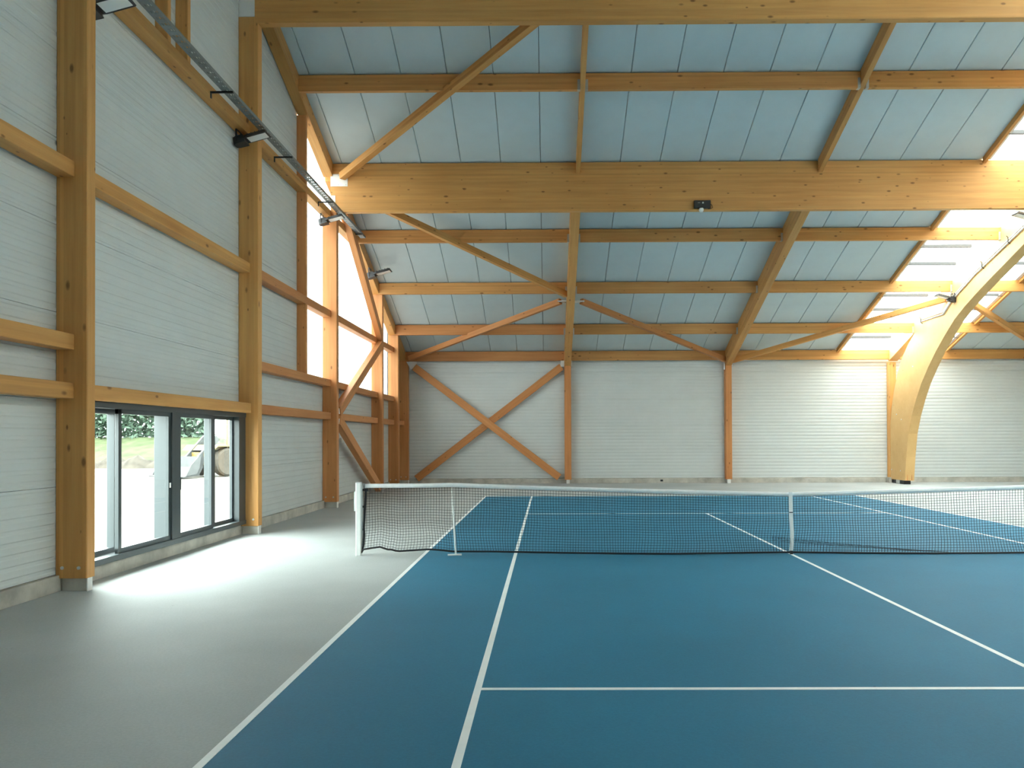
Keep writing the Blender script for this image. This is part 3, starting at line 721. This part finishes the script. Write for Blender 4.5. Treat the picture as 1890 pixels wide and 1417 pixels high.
# folded slack netting near the floor right of the strap
V = []; Fc = []
for k in range(5):
    addtube([(5.2+2.6*j/30, -0.045+0.02*math.sin(j*0.5), 0.03+0.17*(1-j/30)**1.2 + 0.016*k*(1-j/30)) for j in range(31)], 0.0022)
for i in range(60):
    x = 5.2+2.6*i/60; j = 30*i/60
    zz = 0.03+0.17*(1-j/30)**1.2
    addtube([(x, -0.045, zz+0.07*(1-j/30)), (x+0.01, -0.05, zz), (x+0.015, -0.03, zbot(x)+0.02)], 0.0018)
o = pyobj('slack_fold', V, Fc, CORD, net); o['kind'] = 'stuff'
# white band
xsb = [-0.84 + (11.81+0.84)*i/120 for i in range(121)]
V = []; Fc = []
for x in xsb:
    zt = ztop(x); w = 0.002*math.sin(x*9)+0.0015*math.sin(x*23)
    ring = [(-0.010, -0.060), (-0.013+w, -0.030), (-0.010, -0.004), (0.0, 0.002), (0.010, -0.004), (0.013+w, -0.030), (0.010, -0.060)]
    V += [(x, a, zt+c) for a, c in ring]
for i in range(120):
    for k in range(7): Fc.append((i*7+k, i*7+(k+1) % 7, (i+1)*7+(k+1) % 7, (i+1)*7+k))
Fc.append(tuple(range(7))); Fc.append(tuple(120*7+k for k in range(6, -1, -1)))
pyobj('top_band', V, Fc, FABW, net, smooth=True)
tube('bottom_cord', [(-0.90, -0.01, 0.035)] + [(npt(x, 0)[0], npt(x, 0)[1]-0.004, zbot(x)) for x in [-0.84+i*0.06 for i in range(212)]], 0.014, CORD, net, 6)
tube('side_cord', [(-0.90, -0.01, 0.035), (-0.885, -0.005, 0.07), (-0.865, 0, 0.16), (-0.855, 0.0, 0.30), (-0.862, 0, 0.42), (-0.845, 0, 0.70), (-0.838, 0, 0.85), (-0.83, 0, 0.99)], 0.015, CORD, net, 6)
tube('headline_cable', [(-0.93, 0, 1.062), (-0.84, 0, 1.058)], 0.004, GALV, net, 5)
for z in (0.97, 0.72, 0.38): box('tie', (-0.895, -0.008, z-0.012), (-0.852, 0.008, z+0.018), CORD, net)
box('upper_tie', (-0.89, -0.01, 0.955), (-0.80, 0.01, 0.99), CORD, net)
V = []; Fc = []
pts = [(5.478, -0.022, 0.922), (5.480, -0.022, 0.85), (5.484, -0.024, 0.55), (5.492, -0.034, 0.35), (5.492, -0.034, 0.18), (5.478, -0.03, 0.055)]
for (x, y, z) in pts: V += [(x-0.028, y, z), (x+0.028, y, z), (x+0.028, y+0.006, z), (x-0.028, y+0.006, z)]
for i in range(len(pts)-1):
    for k in range(4): Fc.append((i*4+k, i*4+(k+1) % 4, (i+1)*4+(k+1) % 4, (i+1)*4+k))
Fc += [(0, 1, 2, 3), tuple(20+k for k in (3, 2, 1, 0))]
st = pyobj('centre_strap', V, Fc, FABW, net)
box('strap_buckle', (5.455, -0.030, 0.615), (5.510, -0.020, 0.628), BLACK, st)
box('strap_hook', (5.462, -0.045, 0.004), (5.502, -0.02, 0.055), BLACK, st)
# net posts
def net_post(x, s, lab):
    e = empty('net_post', (x, 0, 0)); tag(e, lab, 'post', 'net posts')
    beam('post', (x, 0, 0), (x, 0, 1.075), 0.088, 0.088, WHITEP, e, up=(0, 1, 0), c=0.014)
    box('cap', (x-0.042, -0.042, 1.075), (x+0.042, 0.042, 1.085), GALV, e)
    box('winch_cover', (min(x-s*0.045, x-s*0.065), -0.03, 0.66), (max(x-s*0.045, x-s*0.065), 0.03, 0.95), WHITEP, e)
    box('hook_rail', (min(x+s*0.044, x+s*0.056), -0.012, 0.06), (max(x+s*0.044, x+s*0.056), 0.012, 1.05), ALU, e)
net_post(-0.935, 1, 'square white net post at the left end of the net')
net_post(11.905, -1, 'square white net post at the right end of the net, outside the picture')
ss = empty('singles_stick', (0.457, 0.03, 0)); tag(ss, 'thin white singles stick propping the net near its left end', 'net stick')
tube('rod', [(0.512, -0.03, 0.02), (0.49, 0.012, 0.30), (0.465, 0.02, 0.75), (0.455, 0.02, 1.05)], 0.014, WHITEP, ss, 8)
beam('foot_plate', (0.40, -0.09, 0.012), (0.60, -0.05, 0.012), 0.06, 0.024, WHITEP, ss)

# ------------------------------------------------------------------ outside, seen through the sliding window
ground = pyobj('ground', [(-120, -60, -0.06), (-3.9, -60, -0.06), (-3.9, 140, -0.06), (-120, 140, -0.06)], [(0, 1, 2, 3)], SAND); tag(ground, 'pale compacted sand of the building site outside the window', kind='structure')
# gentle bank with grass up to the hedge
V = []; Fc = []; nu, nv = 48, 10
for j in range(nv+1):
    t = j/nv
    for i in range(nu+1):
        x = -48 + 40*i/nu
        V.append((x, 38+7.5*t+0.4*math.sin(x*0.8), -0.09 + 1.95*(t**0.85) + 0.12*math.sin(x*1.7+j)*t*(1-t)))
for j in range(nv):
    for i in range(nu): Fc.append((j*(nu+1)+i, j*(nu+1)+i+1, (j+1)*(nu+1)+i+1, (j+1)*(nu+1)+i))
o = pyobj('grass_bank', V, Fc, GRASS, smooth=True); tag(o, 'grass bank below the hedge outside the window', 'grass', kind='stuff')
rnd = random.Random(3)
V = []; Fc = []
for k in range(17000):
    x = rnd.uniform(-47, -22.6); z = 1.75 + 4.2*rnd.random()**0.9
    a = Vector((x, 46.2 + rnd.gauss(0, 0.45), z + 0.25*math.sin(x*0.9)))
    r = rnd.uniform(0.13, 0.28); d1 = Vector((rnd.gauss(0, 1), rnd.gauss(0, 1), rnd.gauss(0, 1))).normalized(); d2 = d1.orthogonal().normalized()
    b0 = len(V); V += [a-d1*r, a+d2*r*0.5, a+d1*r, a-d2*r*0.5]; Fc.append((b0, b0+1, b0+2, b0+3))
o = pyobj('hedge', V, Fc, LEAF); tag(o, 'dense green hedge far outside the sliding window', 'hedge')
V = []; Fc = []
for i in range(31):
    for j in range(9):
        s_ = i/30; t = j/8
        h = math.sin(math.pi*t)*math.sin(math.pi*s_)**0.5*(0.62+0.16*math.sin(i*1.3)+0.12*math.sin(i*2.9+j*1.3))
        V.append((-29+s_*10.5, 36.6+t*2.2+0.3*math.sin(i*0.7), -0.10+max(0, h)))
for i in range(30):
    for j in range(8): Fc.append((i*9+j, (i+1)*9+j, (i+1)*9+j+1, i*9+j+1))
o = pyobj('earth_mound', V, Fc, DIRT, smooth=True); tag(o, 'low mound of brown earth outside the sliding window', 'earth mound')

# wheel loader: side view, bucket towards the left
ld = empty('wheel_loader', (-14.25, 26.6, -0.05), Matrix.Rotation(math.radians(240), 4, 'Z')); tag(ld, 'yellow wheel loader standing outside the right window pane', 'loader')
LM = PM[ld.name]
def lathe(nm, prof, mat, parent, mw, n=24):
    V = []; Fc = []; m = len(prof)
    for i in range(n):
        a = 2*math.pi*i/n
        for r, y in prof: V.append((r*math.cos(a), y, r*math.sin(a)))
    for i in range(n):
        for k in range(m-1): Fc.append((i*m+k, ((i+1) % n)*m+k, ((i+1) % n)*m+k+1, i*m+k+1))
    Fc.append(tuple(i*m for i in range(n))); Fc.append(tuple(i*m+m-1 for i in range(n-1, -1, -1)))
    return pyobj(nm, V, Fc, mat, parent, mw, smooth=False)
for wx in (0.0, -2.7):
    for wy in (-0.9, 0.9):
        mw = LM @ Matrix.Translation((wx, wy, 0.68))
        w = lathe('wheel', [(0.34, -0.22), (0.58, -0.24), (0.66, -0.18), (0.68, 0), (0.66, 0.18), (0.58, 0.24), (0.34, 0.22)], TYRE, ld, mw)
        s = 1 if wy > 0 else -1
        lathe('hub', [(0.33, -0.14), (0.33, 0.14), (0.16, 0.19), (0.12, 0.19)] if s > 0 else [(0.12, -0.19), (0.16, -0.19), (0.33, -0.14), (0.33, 0.14)], YELL, w, mw)
def lprism(nm, poly, y0, y1, mat):
    n = len(poly)
    V = [(x, y0, z) for x, z in poly]+[(x, y1, z) for x, z in poly]
    Fc = [tuple(range(n)), tuple(range(2*n-1, n-1, -1))]+[(i, n+i, n+(i+1) % n, (i+1) % n) for i in range(n)]
    return pyobj(nm, V, Fc, mat, ld, LM)
lprism('chassis', [(0.9, 0.55), (0.9, 1.15), (-0.6, 1.25), (-3.4, 1.25), (-3.6, 0.8), (-3.3, 0.6)], -0.55, 0.55, YELL)
lprism('engine_hood', [(-1.6, 1.25), (-1.6, 1.95), (-3.3, 1.85), (-3.6, 1.3)], -0.7, 0.7, YELL)
lprism('front_mudguard', [(0.85, 1.25), (0.6, 1.50), (-0.6, 1.50), (-0.85, 1.25), (-0.6, 1.42), (0.6, 1.42)], -1.15, 1.15, YELL)
for x in (-0.35, -1.55):
    for y in (-0.65, 0.6): lprism('cab_pillar', [(x, 1.25), (x+0.08, 1.25), (x+0.08, 2.95), (x, 2.95)], y, y+0.06, YELL)
lprism('cab_roof', [(-0.15, 2.93), (-0.15, 3.07), (-1.65, 3.07), (-1.65, 2.93)], -0.75, 0.75, YELL)
lprism('cab_glass', [(-0.31, 1.6), (-0.31, 2.9), (-1.5, 2.9), (-1.5, 1.6)], -0.6, 0.6, GLASS)
for y in (-0.5, 0.38): lprism('lift_arm', [(0.0, 1.75), (0.2, 1.95), (1.2, 0.95), (1.6, 0.5), (1.45, 0.35), (1.0, 0.7)], y, y+0.12, BUCK)
lprism('bucket', [(1.4, 0.95), (1.5, 0.45), (1.7, 0.12), (2.5, 0.05), (2.52, 0.09), (1.8, 0.2), (1.65, 0.5), (1.6, 0.98)], -1.25, 1.25, BUCK)
for y in (-1.25, 1.2): lprism('bucket_cheek', [(1.4, 0.95), (1.5, 0.45), (1.7, 0.12), (2.4, 0.05), (2.1, 0.6), (1.7, 1.0)], y, y+0.05, BUCK)
